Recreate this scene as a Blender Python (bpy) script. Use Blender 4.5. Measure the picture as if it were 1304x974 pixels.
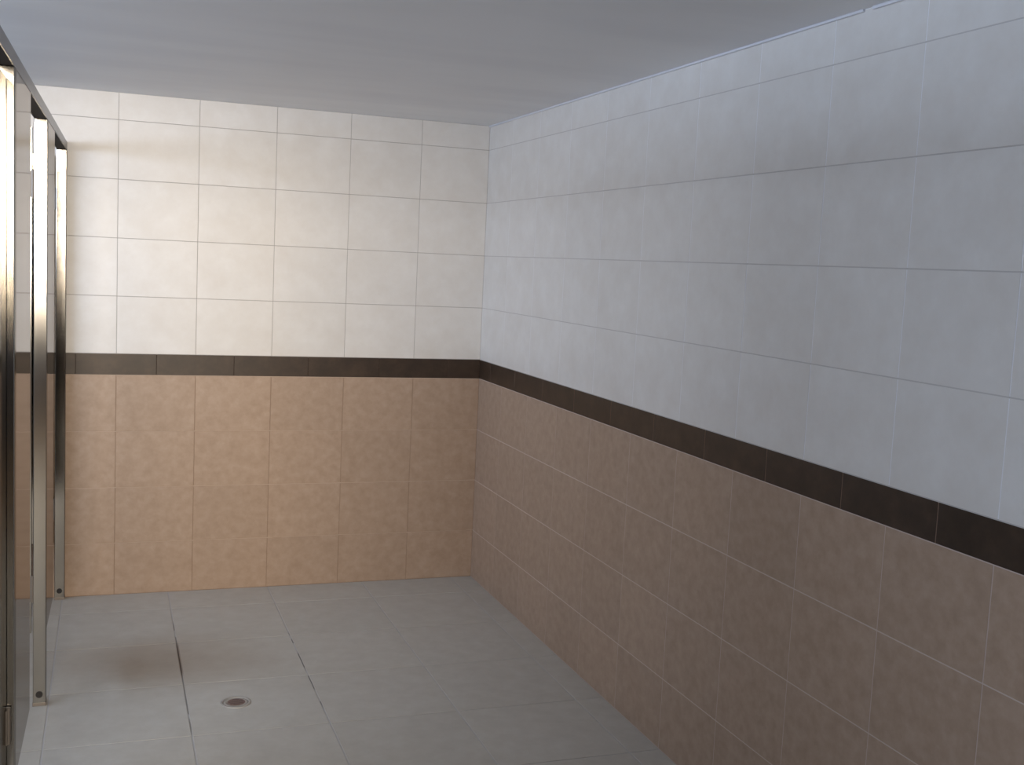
import bpy, bmesh, math, random
from mathutils import Matrix, Vector

for o in list(bpy.data.objects):
    bpy.data.objects.remove(o, do_unlink=True)
S = bpy.context.scene
C = S.collection
rnd = random.Random(7)

# ------------------------------------------------------------------ camera
F_PX = 1430.56                       # focal length in pixels of a 1304 px wide picture
YAW, PITCH, ROLL = 0.3472, -0.1051, 0.0473
fw = Vector((math.sin(YAW) * math.cos(PITCH), math.cos(YAW) * math.cos(PITCH), math.sin(PITCH)))
rt = Vector((math.cos(YAW), -math.sin(YAW), 0))
up = rt.cross(fw)
rt2 = rt * math.cos(ROLL) + up * math.sin(ROLL)
up2 = up * math.cos(ROLL) - rt * math.sin(ROLL)
cd = bpy.data.cameras.new('camera')
cam = bpy.data.objects.new('camera', cd)
C.objects.link(cam)
cam.matrix_world = Matrix(((rt2.x, up2.x, -fw.x, -1.6976), (rt2.y, up2.y, -fw.y, -5.1633),
                           (rt2.z, up2.z, -fw.z, 1.5449), (0, 0, 0, 1)))
cd.sensor_fit = 'HORIZONTAL'
cd.sensor_width = 36
cd.lens = 36 * F_PX / 1304
cd.clip_start = 0.02
S.camera = cam

# ------------------------------------------------------------------ world, daylight, exposure
w = bpy.data.worlds.new('sky')
S.world = w
w.use_nodes = True
bgn = w.node_tree.nodes['Background']
bgn.inputs[0].default_value = (0.55, 0.68, 1.0, 1)
bgn.inputs[1].default_value = 0.30


def area(name, loc, direction, sx, sy, energy, col):
    ld = bpy.data.lights.new(name, 'AREA')
    ld.shape = 'RECTANGLE'
    ld.size, ld.size_y = sx, sy
    ld.energy = energy
    ld.color = col
    o = bpy.data.objects.new(name, ld)
    o.location = loc
    o.rotation_euler = Vector(direction).to_track_quat('-Z', 'Y').to_euler()
    C.objects.link(o)
    return o


# daylight standing in the open doorway behind the photographer, above the outdoor horizon
door_sky = area('doorway_daylight', (-2.45, -12.0, 2.15), (0, 1, 0), 3.1, 1.2, 142, (1.0, 0.86, 0.68))
door_sky.data.spread = math.radians(60)
# cooler sky light outside the long high window of the cubicle side
area('window_daylight', (-4.4, -2.4, 2.25), (1, 0, 0), 5.0, 1.4, 325, (0.61, 0.75, 0.98))

vs = S.view_settings
vs.view_transform = 'Standard'
vs.look = 'None'
vs.gamma = 1
vs.use_curve_mapping = False
vs.exposure = 0.0
S.display_settings.display_device = 'sRGB'


# ------------------------------------------------------------------ materials
def lin(r, g, b):
    f = lambda c: (c / 255 / 12.92) if c / 255 <= 0.04045 else ((c / 255 + 0.055) / 1.055) ** 2.4
    return (f(r), f(g), f(b), 1)


def mat(name, base, rough=0.5, metal=0.0, spec=0.5):
    m = bpy.data.materials.new(name)
    m.use_nodes = True
    b = m.node_tree.nodes['Principled BSDF']
    b.inputs['Base Color'].default_value = base
    b.inputs['Roughness'].default_value = rough
    b.inputs['Metallic'].default_value = metal
    b.inputs['Specular IOR Level'].default_value = spec
    return m


def N(m, kind, **kw):
    n = m.node_tree.nodes.new(kind)
    for k, v in kw.items():
        setattr(n, k, v)
    return n


def L(m, a, b):
    m.node_tree.links.new(a, b)


def tile_mat(name, dark, mid, light, scale, rough, spec=0.5, tone=0.06, bump=0.04, marks=None):
    """Glazed tile: mottled colour, a little different on every tile, faint relief."""
    m = mat(name, mid, rough, 0, spec)
    b = m.node_tree.nodes['Principled BSDF']
    tc = N(m, 'ShaderNodeTexCoord')
    oi = N(m, 'ShaderNodeObjectInfo')
    add = N(m, 'ShaderNodeVectorMath', operation='MULTIPLY_ADD')
    cmb = N(m, 'ShaderNodeCombineXYZ')
    for i, k in enumerate((37.0, 91.0, 53.0)):
        mu = N(m, 'ShaderNodeMath', operation='MULTIPLY')
        mu.inputs[1].default_value = k
        L(m, oi.outputs['Random'], mu.inputs[0])
        L(m, mu.outputs[0], cmb.inputs[i])
    add.inputs[1].default_value = (1, 1, 1)
    L(m, tc.outputs['Object'], add.inputs[0])
    L(m, cmb.outputs[0], add.inputs[2])
    n1 = N(m, 'ShaderNodeTexNoise')
    n1.inputs['Scale'].default_value = scale
    n1.inputs['Detail'].default_value = 5
    n1.inputs['Roughness'].default_value = 0.62
    L(m, add.outputs[0], n1.inputs['Vector'])
    cr = N(m, 'ShaderNodeValToRGB')
    cr.color_ramp.elements[0].position = 0.3
    cr.color_ramp.elements[0].color = dark
    cr.color_ramp.elements[1].position = 0.72
    cr.color_ramp.elements[1].color = light
    e = cr.color_ramp.elements.new(0.5)
    e.color = mid
    L(m, n1.outputs['Fac'], cr.inputs[0])
    hs = N(m, 'ShaderNodeHueSaturation')
    mr = N(m, 'ShaderNodeMapRange')
    mr.inputs['To Min'].default_value = 1 - tone
    mr.inputs['To Max'].default_value = 1 + tone
    L(m, oi.outputs['Random'], mr.inputs['Value'])
    L(m, mr.outputs[0], hs.inputs['Value'])
    L(m, cr.outputs[0], hs.inputs['Color'])
    out = hs.outputs[0]
    if marks:
        out = marks(m, out)
    L(m, out, b.inputs['Base Color'])
    bp = N(m, 'ShaderNodeBump')
    bp.inputs['Strength'].default_value = bump
    bp.inputs['Distance'].default_value = 0.002
    n2 = N(m, 'ShaderNodeTexNoise')
    n2.inputs['Scale'].default_value = 14
    n2.inputs['Detail'].default_value = 3
    L(m, add.outputs[0], n2.inputs['Vector'])
    L(m, n2.outputs['Fac'], bp.inputs['Height'])
    L(m, bp.outputs[0], b.inputs['Normal'])
    return m


def line_mask(m, pos, x0, half, y_from, y_to, seed, lo, hi):
    """1 along a dirty joint running in y at x0, broken up by noise."""
    sep = N(m, 'ShaderNodeSeparateXYZ')
    L(m, pos, sep.inputs[0])
    d = N(m, 'ShaderNodeMath', operation='SUBTRACT')
    d.inputs[1].default_value = x0
    L(m, sep.outputs[0], d.inputs[0])
    a = N(m, 'ShaderNodeMath', operation='ABSOLUTE')
    L(m, d.outputs[0], a.inputs[0])
    w1 = N(m, 'ShaderNodeMapRange', interpolation_type='SMOOTHSTEP')
    w1.inputs['From Min'].default_value = half * 0.5
    w1.inputs['From Max'].default_value = half
    w1.inputs['To Min'].default_value = 1
    w1.inputs['To Max'].default_value = 0
    L(m, a.outputs[0], w1.inputs['Value'])
    w2 = N(m, 'ShaderNodeMapRange', interpolation_type='SMOOTHSTEP')
    w2.inputs['From Min'].default_value = y_from
    w2.inputs['From Max'].default_value = y_from + 0.1
    L(m, sep.outputs[1], w2.inputs['Value'])
    w3 = N(m, 'ShaderNodeMapRange', interpolation_type='SMOOTHSTEP')
    w3.inputs['From Min'].default_value = y_to - 0.1
    w3.inputs['From Max'].default_value = y_to
    w3.inputs['To Min'].default_value = 1
    w3.inputs['To Max'].default_value = 0
    L(m, sep.outputs[1], w3.inputs['Value'])
    nz = N(m, 'ShaderNodeTexNoise', noise_dimensions='1D')
    nz.inputs['Scale'].default_value = 5
    nz.inputs['Detail'].default_value = 2
    sh = N(m, 'ShaderNodeMath', operation='ADD')
    sh.inputs[1].default_value = seed
    L(m, sep.outputs[1], sh.inputs[0])
    L(m, sh.outputs[0], nz.inputs['W'])
    w4 = N(m, 'ShaderNodeMapRange', interpolation_type='SMOOTHSTEP')
    w4.inputs['From Min'].default_value = lo
    w4.inputs['From Max'].default_value = hi
    L(m, nz.outputs['Fac'], w4.inputs['Value'])
    v = w1.outputs[0]
    for x in (w2, w3, w4):
        mu = N(m, 'ShaderNodeMath', operation='MULTIPLY')
        L(m, v, mu.inputs[0])
        L(m, x.outputs[0], mu.inputs[1])
        v = mu.outputs[0]
    return v


def mixcol(m, fac, a, colour, amount=1.0):
    mx = N(m, 'ShaderNodeMix', data_type='RGBA')
    if amount != 1.0:
        mu = N(m, 'ShaderNodeMath', operation='MULTIPLY')
        mu.inputs[1].default_value = amount
        L(m, fac, mu.inputs[0])
        fac = mu.outputs[0]
    L(m, fac, mx.inputs[0])
    L(m, a, mx.inputs[6])
    mx.inputs[7].default_value = colour
    return mx.outputs[2]


def floor_dirt_and_patch(m, col):
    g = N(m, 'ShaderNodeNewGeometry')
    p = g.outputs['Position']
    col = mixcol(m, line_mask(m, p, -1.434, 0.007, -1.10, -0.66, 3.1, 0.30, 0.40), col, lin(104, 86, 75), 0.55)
    # soft brown patch mixed into the tile colour between the back wall and the drain
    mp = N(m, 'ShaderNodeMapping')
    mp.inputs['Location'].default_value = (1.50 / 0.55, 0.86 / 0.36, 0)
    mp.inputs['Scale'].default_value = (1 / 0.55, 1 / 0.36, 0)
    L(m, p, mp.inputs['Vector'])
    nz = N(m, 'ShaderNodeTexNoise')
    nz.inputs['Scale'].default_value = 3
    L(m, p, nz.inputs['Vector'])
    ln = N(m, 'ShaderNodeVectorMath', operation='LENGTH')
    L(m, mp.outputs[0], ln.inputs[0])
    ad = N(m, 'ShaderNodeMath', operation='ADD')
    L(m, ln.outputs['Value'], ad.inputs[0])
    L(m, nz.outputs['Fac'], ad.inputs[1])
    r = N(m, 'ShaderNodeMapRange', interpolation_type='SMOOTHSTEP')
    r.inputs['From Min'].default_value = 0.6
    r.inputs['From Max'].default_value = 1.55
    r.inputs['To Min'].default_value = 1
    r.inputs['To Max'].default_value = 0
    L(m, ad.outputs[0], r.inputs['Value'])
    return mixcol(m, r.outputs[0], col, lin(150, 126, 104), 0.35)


M = {}
M['white_tile'] = tile_mat('white_glazed_tile', lin(222, 217, 211), lin(226, 222, 217), lin(231, 228, 224), 9, 0.4, 0.4, 0.012, 0.03)
M['brown_tile'] = tile_mat('brown_stone_tile', lin(166, 142, 122), lin(174, 150, 130), lin(181, 158, 139), 26, 0.42, 0.3, 0.035, 0.05)
M['border_tile'] = tile_mat('dark_border_tile', lin(49, 37, 28), lin(58, 44, 34), lin(70, 54, 42), 14, 0.4, 0.4, 0.08, 0.05)
M['floor_tile'] = tile_mat('pale_floor_tile', lin(184, 179, 170), lin(189, 184, 175), lin(194, 190, 182), 14, 0.6, 0.15, 0.02, 0.05, floor_dirt_and_patch)

ROW, ZB, ZT = 0.25, 0.983, 1.076          # tile row height, border tile bottom and top


def wall_grout(name, white_v, white_h, brown_v, brown_h, border):
    """Grout: paler or greyer in upright and level joints, dark between the border tiles."""
    m = mat(name, white_v, 0.9, 0, 0.2)
    g = N(m, 'ShaderNodeNewGeometry')
    sep = N(m, 'ShaderNodeSeparateXYZ')
    L(m, g.outputs['Position'], sep.inputs[0])
    z = sep.outputs[2]

    def math_(op, a, b):
        n = N(m, 'ShaderNodeMath', operation=op)
        L(m, a, n.inputs[0])
        n.inputs[1].default_value = b
        return n.outputs[0]

    def level(z0):                        # 1 inside a level joint of the rows counted from z0
        n = N(m, 'ShaderNodeMath', operation='PINGPONG')
        L(m, math_('ADD', z, 2.5 - z0), n.inputs[0])
        n.inputs[1].default_value = ROW / 2
        return math_('LESS_THAN', n.outputs[0], 0.002)
    rgb = N(m, 'ShaderNodeRGB')
    rgb.outputs[0].default_value = brown_v
    col = mixcol(m, level(ZB), rgb.outputs[0], brown_h)
    up = N(m, 'ShaderNodeRGB')
    up.outputs[0].default_value = white_v
    upc = mixcol(m, level(ZT), up.outputs[0], white_h)
    mx = N(m, 'ShaderNodeMix', data_type='RGBA')
    L(m, math_('GREATER_THAN', z, ZT - 0.002), mx.inputs[0])
    L(m, mixcol(m, math_('GREATER_THAN', z, ZB + 0.001), col, border), mx.inputs[6])
    L(m, upc, mx.inputs[7])
    L(m, mx.outputs[2], m.node_tree.nodes['Principled BSDF'].inputs['Base Color'])
    return m


M['grout_back'] = wall_grout('wall_grout_grey', lin(186, 181, 176), lin(176, 170, 165), lin(158, 134, 115), lin(196, 174, 156), lin(62, 49, 40))
M['grout_right'] = wall_grout('wall_grout_pale', lin(244, 243, 245), lin(202, 197, 193), lin(198, 180, 170), lin(204, 188, 178), lin(138, 116, 102))
m = mat('floor_grout', lin(176, 173, 172), 0.9)
g = N(m, 'ShaderNodeNewGeometry')
base = N(m, 'ShaderNodeRGB')
base.outputs[0].default_value = lin(186, 183, 181)
P = g.outputs['Position']
c = mixcol(m, line_mask(m, P, -1.434, 0.02, -1.62, -0.40, 3.1, 0.33, 0.45), base.outputs[0], lin(130, 125, 120), 0.85)
c = mixcol(m, line_mask(m, P, -1.434, 0.02, -1.10, -0.66, 3.1, 0.30, 0.40), c, lin(84, 68, 60), 0.9)
c = mixcol(m, line_mask(m, P, -0.996, 0.02, -1.50, -0.62, 8.7, 0.46, 0.58), c, lin(108, 103, 98), 0.8)
L(m, c, m.node_tree.nodes['Principled BSDF'].inputs['Base Color'])
M['floor_grout'] = m

m = mat('painted_ceiling', lin(196, 200, 206), 0.6, 0, 0.3)
tc = N(m, 'ShaderNodeTexCoord')
mp = N(m, 'ShaderNodeMapping')
mp.inputs['Scale'].default_value = (0.5, 2.2, 1)
mp.inputs['Rotation'].default_value = (0, 0, 0.5)
nz = N(m, 'ShaderNodeTexNoise')
nz.inputs['Scale'].default_value = 1.6
nz.inputs['Detail'].default_value = 3
L(m, tc.outputs['Object'], mp.inputs[0])
L(m, mp.outputs[0], nz.inputs['Vector'])
cr = N(m, 'ShaderNodeValToRGB')
cr.color_ramp.elements[0].position = 0.35
cr.color_ramp.elements[0].color = lin(232, 233, 236)
cr.color_ramp.elements[1].position = 0.65
cr.color_ramp.elements[1].color = lin(239, 240, 242)
L(m, nz.outputs['Fac'], cr.inputs[0])
L(m, cr.outputs[0], m.node_tree.nodes['Principled BSDF'].inputs['Base Color'])
bp = N(m, 'ShaderNodeBump')
bp.inputs['Strength'].default_value = 0.15
bp.inputs['Distance'].default_value = 0.02
L(m, nz.outputs['Fac'], bp.inputs['Height'])
L(m, bp.outputs[0], m.node_tree.nodes['Principled BSDF'].inputs['Normal'])
M['ceiling'] = m
M['caulk'] = mat('white_caulk', lin(222, 222, 228), 0.5)
M['plaster'] = mat('white_plaster', lin(206, 204, 200), 0.8)
M['ground'] = mat('outdoor_paving', lin(205, 176, 142), 0.95, 0, 0.1)


def steel(name, base, rough, grain):
    m = bpy.data.materials.new(name)
    m.use_nodes = True
    m.node_tree.nodes.clear()
    out = N(m, 'ShaderNodeOutputMaterial')
    b = N(m, 'ShaderNodeBsdfAnisotropic', distribution='BECKMANN')
    b.inputs['Color'].default_value = base
    L(m, b.outputs[0], out.inputs['Surface'])
    tc = N(m, 'ShaderNodeTexCoord')
    mp = N(m, 'ShaderNodeMapping')
    mp.inputs['Scale'].default_value = (160, 160, 1.2)
    nz = N(m, 'ShaderNodeTexNoise')
    nz.inputs['Scale'].default_value = 1.0
    nz.inputs['Detail'].default_value = 2
    L(m, tc.outputs['Object'], mp.inputs[0])
    L(m, mp.outputs[0], nz.inputs['Vector'])
    mr = N(m, 'ShaderNodeMapRange')
    mr.inputs['To Min'].default_value = rough - grain
    mr.inputs['To Max'].default_value = rough + grain
    L(m, nz.outputs['Fac'], mr.inputs['Value'])
    L(m, mr.outputs[0], b.inputs['Roughness'])
    return m


M['steel'] = steel('brushed_stainless_steel', (0.36, 0.345, 0.32, 1), 0.18, 0.006)
M['mirror_steel'] = steel('polished_stainless_sheet', (0.56, 0.54, 0.52, 1), 0.08, 0.02)
M['rail_steel'] = steel('satin_stainless_rail', (0.50, 0.50, 0.51, 1), 0.35, 0.03)
M['liner'] = mat('dark_rail_liner', lin(70, 63, 57), 0.8, 0, 0.2)  # dark colour painted in for the shade under the rail
M['dark_steel'] = mat('dull_hinge_metal', lin(128, 120, 112), 0.5, 0.6)
M['rust'] = mat('rusty_drain_metal', lin(128, 106, 98), 0.7, 0.1)
M['slot'] = mat('rust_dark_slot', lin(84, 68, 62), 0.8)
M['drain_steel'] = mat('dull_drain_steel', lin(172, 168, 162), 0.5, 0.3)
M['black'] = mat('dark_recess', lin(40, 36, 34), 0.8)


# ------------------------------------------------------------------ mesh helpers
def box_bm(bm, x0, x1, y0, y1, z0, z1, bevel=0.0):
    b2 = bmesh.new()
    r = bmesh.ops.create_cube(b2, size=1)
    for v in b2.verts:
        v.co = Vector(((x0 + x1) / 2 + v.co.x * (x1 - x0), (y0 + y1) / 2 + v.co.y * (y1 - y0), (z0 + z1) / 2 + v.co.z * (z1 - z0)))
    if bevel:
        bmesh.ops.bevel(b2, geom=b2.edges[:], offset=bevel, segments=2, affect='EDGES', profile=0.6)
    me = bpy.data.meshes.new('tmp')
    b2.to_mesh(me)
    b2.free()
    bm.from_mesh(me)
    bpy.data.meshes.remove(me)


def cyl_bm(bm, c, r, h, axis='z', seg=24, r2=None):
    b2 = bmesh.new()
    bmesh.ops.create_cone(b2, cap_ends=True, segments=seg, radius1=r, radius2=r if r2 is None else r2, depth=h)
    rot = {'z': Matrix(), 'x': Matrix.Rotation(math.pi / 2, 4, 'Y'), 'y': Matrix.Rotation(math.pi / 2, 4, 'X')}[axis]
    bmesh.ops.transform(b2, matrix=Matrix.Translation(c) @ rot, verts=b2.verts)
    me = bpy.data.meshes.new('tmp')
    b2.to_mesh(me)
    b2.free()
    bm.from_mesh(me)
    bpy.data.meshes.remove(me)


def obj(name, bm, m, parent=None, smooth=False):
    me = bpy.data.meshes.new(name)
    bm.to_mesh(me)
    bm.free()
    me.materials.append(m)
    if smooth:
        for p in me.polygons:
            p.use_smooth = True
    o = bpy.data.objects.new(name, me)
    C.objects.link(o)
    if parent:
        o.parent = parent
    return o


def boxes(name, lst, m, parent=None, bevel=0.0):
    bm = bmesh.new()
    for b in lst:
        box_bm(bm, *b, bevel)
    return obj(name, bm, m, parent)


def struct(o, label):
    o['kind'] = 'structure'
    o['label'] = label
    o['category'] = o.name.split('_')[0]
    return o


_tiles = {}


def tile_mesh(wd, ht, th, m):
    ch = min(0.001, th * 0.6)
    key = (round(wd, 4), round(ht, 4), round(th, 4), m.name)
    if key in _tiles:
        return _tiles[key]
    a, b = wd / 2, ht / 2
    v = [(-a, -b, -th), (a, -b, -th), (a, b, -th), (-a, b, -th),
         (-a, -b, -ch), (a, -b, -ch), (a, b, -ch), (-a, b, -ch),
         (-a + ch, -b + ch, 0), (a - ch, -b + ch, 0), (a - ch, b - ch, 0), (-a + ch, b - ch, 0)]
    f = [(8, 9, 10, 11)]
    for i in range(4):
        j = (i + 1) % 4
        f += [(i, j, 4 + j, 4 + i), (4 + i, 4 + j, 8 + j, 8 + i)]
    me = bpy.data.meshes.new('tile')
    me.from_pydata(v, [], f)
    me.materials.append(m)
    _tiles[key] = me
    return me


def tiling(name, parent, origin, U, V, us, vs_, m, joint, th, lip, skip=None):
    """One object per tile between successive grid lines us x vs_ on the plane (origin, U, V)."""
    U, V = Vector(U), Vector(V)
    Nn = U.cross(V)
    for i in range(len(us) - 1):
        for j in range(len(vs_) - 1):
            u0, u1 = sorted((us[i], us[i + 1]))
            v0, v1 = sorted((vs_[j], vs_[j + 1]))
            wd, ht = u1 - u0 - joint, v1 - v0 - joint
            if wd < 0.006 or ht < 0.006:
                continue
            if skip and skip((u0 + u1) / 2, (v0 + v1) / 2):
                continue
            o = bpy.data.objects.new(name, tile_mesh(wd, ht, th, m))
            C.objects.link(o)
            c = Vector(origin) + U * (u0 + u1) / 2 + V * (v0 + v1) / 2 + Nn * rnd.uniform(0, lip)
            R = Matrix((U, V, Nn)).transposed().to_4x4()
            t = Matrix.Rotation(rnd.gauss(0, lip * 0.8), 4, 'X') @ Matrix.Rotation(rnd.gauss(0, lip * 0.8), 4, 'Y')
            o.matrix_world = Matrix.Translation(c) @ R @ t
            o.parent = parent


def grid(a, step, b):
    out = [a]
    x = a
    while (b - x) * (1 if step > 0 else -1) > abs(step) * 1.02:
        x += step
        out.append(x)
    out.append(b)
    return out


# ------------------------------------------------------------------ the room
ZC = 2.190                                # ceiling
LEFT, REAR = -3.32, -5.62                # wall behind the cubicles, wall behind the photographer
TH, TW, TR = 0.0016, 0.0008, 0.00035      # how far floor, back and right tiles stand proud of their grout
rows_brown = [0.0, ZB - 0.75, ZB - 0.5, ZB - 0.25, ZB]
rows_white = [ZT, ZT + 0.25, ZT + 0.5, ZT + 0.75, ZT + 1.0, ZC]

floor = struct(boxes('floor', [(LEFT - 0.3, 0.2, REAR - 0.25, 0.2, -0.12, -TH)], M['floor_grout']), 'tiled floor of the washroom aisle')
ceiling = struct(boxes('ceiling', [(LEFT - 0.3, 0.2, REAR - 0.25, 0.2, ZC, ZC + 0.12)], M['ceiling']), 'low grey-white painted ceiling')
wall_back = struct(boxes('wall_back', [(LEFT - 0.2, 0.2, TW, 0.2, -0.002, ZC)], M['grout_back']), 'far wall, white tiles over brown tiles with a dark border')
wall_right = struct(boxes('wall_right', [(TR, 0.2, REAR, TR, -0.002, ZC)], M['grout_right']), 'long right wall, white tiles over brown tiles with a dark border')

U, V = (1, 0, 0), (0, 0, 1)               # back wall faces -y
cols = [-(0.331 + 0.3333 * k) for k in range(9)]
us = [0.0] + cols + [LEFT]
ob = (0, 0, 0)
tiling('wall_tile', wall_back, ob, U, V, us, rows_white, M['white_tile'], 0.0025, TW, 0.0005)
tiling('wall_tile', wall_back, ob, U, V, us, rows_brown, M['brown_tile'], 0.0025, TW, 0.0007)
tiling('border_tile', wall_back, ob, U, V, [0.0] + [-(0.164 + 0.3333 * k) for k in range(10)], [ZB, ZT], M['border_tile'], 0.0018, TW, 0.0004)

U = (0, -1, 0)                            # right wall faces -x: u runs towards the camera
V = (0, 0, 1)
usr = [0.0] + [0.334 + 0.3405 * k for k in range(15)] + [-REAR]
tiling('wall_tile', wall_right, ob, U, V, usr, rows_white, M['white_tile'], 0.003, TR, 0.0002)
tiling('wall_tile', wall_right, ob, U, V, usr, rows_brown, M['brown_tile'], 0.003, TR, 0.0002)
tiling('border_tile', wall_right, ob, U, V, [0.0] + [0.165 + 0.34 * k for k in range(16)] + [-REAR], [ZB, ZT], M['border_tile'], 0.0026, TR, 0.0002)

# floor tiles, 45 cm
fx = [0.0] + [-0.107 - 0.4425 * k for k in range(8)] + [LEFT]
fy = [0.0] + [-0.255 - 0.4475 * k for k in range(12)] + [REAR]
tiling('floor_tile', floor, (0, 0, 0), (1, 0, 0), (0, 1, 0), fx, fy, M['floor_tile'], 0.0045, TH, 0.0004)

# left wall behind the cubicles, with a long high window
wy0, wy1, wz0, wz1 = -5.2, -0.35, 1.5, 2.08
wall_left = struct(boxes('wall_left', [(LEFT - 0.2, LEFT, REAR, wy0, 0.001, ZC), (LEFT - 0.2, LEFT, wy1, 0, 0.001, ZC),
                                      (LEFT - 0.2, LEFT, wy0, wy1, 0.001, wz0), (LEFT - 0.2, LEFT, wy0, wy1, wz1, ZC)],
                         M['plaster']), 'plastered wall behind the cubicles with a high window')
# wall behind the photographer, with the doorway the picture is taken through
dx0, dx1, dz = -2.50, -1.32, 2.18
wall_front = struct(boxes('wall_front', [(LEFT - 0.2, dx0, REAR - 0.2, REAR, 0.001, ZC), (dx1, 0.2, REAR - 0.2, REAR, 0.001, ZC),
                                        (dx0, dx1, REAR - 0.2, REAR, dz, ZC)], M['plaster']), 'plastered wall with the open doorway')
ground = boxes('ground', [(-14, 10, -24, REAR - 0.25, -0.2, -0.05)], M['ground'])
ground['kind'] = 'structure'
ground['label'] = 'pale paved yard outside the doorway'

# bead of white caulk between ceiling and right wall, with one nick
trim = struct(boxes('trim_1', [(-0.007, 0.0, -2.83, -0.002, ZC - 0.007, ZC), (-0.007, 0.0, REAR + 0.01, -2.865, ZC - 0.008, ZC)], M['caulk'], None, 0.002),
              'thin white bead along the top of the right wall')

# ------------------------------------------------------------------ cubicle partition
part = bpy.data.objects.new('toilet_cubicle', None)
part.location = (-1.885, -1.24, 0)
part.rotation_euler = (0, 0, -math.atan(0.0135))   # the row runs a touch out of parallel with the right wall
C.objects.link(part)
part['label'] = 'polished stainless steel toilet cubicle fronts with slim posts and top rail, along the left edge'
part['category'] = 'cubicle'
PW, RZ0, RZ1 = 0.040, 1.932, 1.966
ZD0, ZD1 = 0.25, 1.905
# local frame: x = 0 is the aisle face, y runs to the back wall
for k in (-2, -1, 0, 1):
    y = {-2: -2.33, -1: -1.12, 0: 0.0, 1: 1.199}[k]
    panel = 0.40 if k == 0 else 0.465
    leaf = 0.76 if k == 1 else 0.64
    post = boxes('post', [(-PW, 0, y, y + 0.04, 0.004, RZ0)], M['steel'], part, 0.002)
    foot = boxes('foot_plate', [(-PW - 0.001, 0.001, y - 0.001, y + 0.04, 0.0, 0.012)], M['dark_steel'], post, 0.001)
    bm = bmesh.new()
    cyl_bm(bm, (-PW / 2, y - 0.001, 0.040), 0.011, 0.003, 'y', 20)
    obj('fixing_hole', bm, M['black'], post)['label'] = 'dark fixing hole near the foot'
    if k < 1:
        boxes('front_panel', [(-0.022, -0.001, y + 0.041, y + panel, ZD0, RZ0 - 0.001)], M['mirror_steel'], part, 0.001)
    if k == -2:
        continue
    # far doors stand open into their cubicles, square to the row; the near ones are shut
    shut = k < 0
    door = boxes('door', [(0, leaf, -0.011, 0.011, ZD0, ZD1)], M['steel'], part, 0.001)
    door.location = (-PW - 0.006, y + 0.019, 0)
    door.rotation_euler = (0, 0, math.pi)
    if shut:
        door.location = (-PW + 0.012, y - 0.012, 0)
        door.rotation_euler = (0, 0, -math.pi / 2)
    for hz in ((0.36,) if shut else (0.36, 1.684)):
        bm = bmesh.new()
        box_bm(bm, -0.010, 0.014, 0.011, 0.014, hz, hz + 0.084, 0.001)
        cyl_bm(bm, (-0.003, 0.0155, hz + 0.042), 0.0055, 0.09, 'z', 12)
        obj('hinge', bm, M['dark_steel'], door)['label'] = 'dull hinge between door and post'
    bm = bmesh.new()
    cyl_bm(bm, (leaf - 0.06, 0.022, 1.0), 0.007, 0.022, 'y', 12)
    cyl_bm(bm, (leaf - 0.06, 0.038, 1.0), 0.018, 0.016, 'y', 16)
    obj('door_knob', bm, M['steel'], door)
rail = boxes('head_rail', [(-PW, -PW + 0.003, -2.55, 1.238, RZ0, RZ1), (-0.003, 0, -2.55, 1.238, RZ0, RZ1),
                           (-PW + 0.003, -0.003, -2.55, 1.238, RZ1 - 0.003, RZ1)], M['rail_steel'], part)
rail['label'] = 'satin steel rail along the top of the cubicle fronts'
liner = boxes('channel_liner', [(-PW + 0.003, -0.003, -2.55, 1.238, RZ0 + 0.001, RZ1 - 0.003)], M['liner'], rail)  # added dark strip, stands for the shade inside the hollow rail
liner['label'] = 'dark strip standing for the shade under the rail'

# ------------------------------------------------------------------ floor drain
dr = bpy.data.objects.new('round_drain', None)
dr.location = (-1.274, -1.354, 0.0)
C.objects.link(dr)
dr['label'] = 'small round rust-brown drain set in the pale floor tiles'
dr['category'] = 'drain'


def ring_bm(bm, r0, r1, z0, z1, seg=40):
    prof = [(r0, z0), (r0, z1), ((r0 + r1) / 2, z1 + 0.0006), (r1, z1 - 0.0006), (r1, z0)]
    rings = []
    for i in range(seg):
        a = 2 * math.pi * i / seg
        rings.append([bm.verts.new((r * math.cos(a), r * math.sin(a), z)) for r, z in prof])
    for i in range(seg):
        A, B = rings[i], rings[(i + 1) % seg]
        for j in range(len(prof) - 1):
            bm.faces.new((A[j], B[j], B[j + 1], A[j + 1]))


bm = bmesh.new()
ring_bm(bm, 0.043, 0.0515, 0.0006, 0.0026)
obj('rim', bm, M['drain_steel'], dr, True)
bm = bmesh.new()
ring_bm(bm, 0.0300, 0.0425, 0.0006, 0.0016)
obj('seat_ring', bm, M['drain_steel'], dr, True)['label'] = 'dull steel ring around the cover'
bm = bmesh.new()
cyl_bm(bm, (0.002, 0, 0.0015), 0.0295, 0.0018, 'z', 36)
cov = obj('cover', bm, M['rust'], dr)
cov['label'] = 'rust-brown round cover'
bm = bmesh.new()
for i in range(-2, 3):
    hw = math.sqrt(0.025 ** 2 - (i * 0.011) ** 2)
    box_bm(bm, 0.002 - hw, 0.002 + hw, i * 0.011 - 0.002, i * 0.011 + 0.002, 0.0023, 0.0027)
obj('slot', bm, M['slot'], cov)['label'] = 'dark slots in the cover'
bm = bmesh.new()
cyl_bm(bm, (0, 0, 0.0004), 0.0515, 0.0006, 'z', 36)
obj('base_plate', bm, M['drain_steel'], dr)
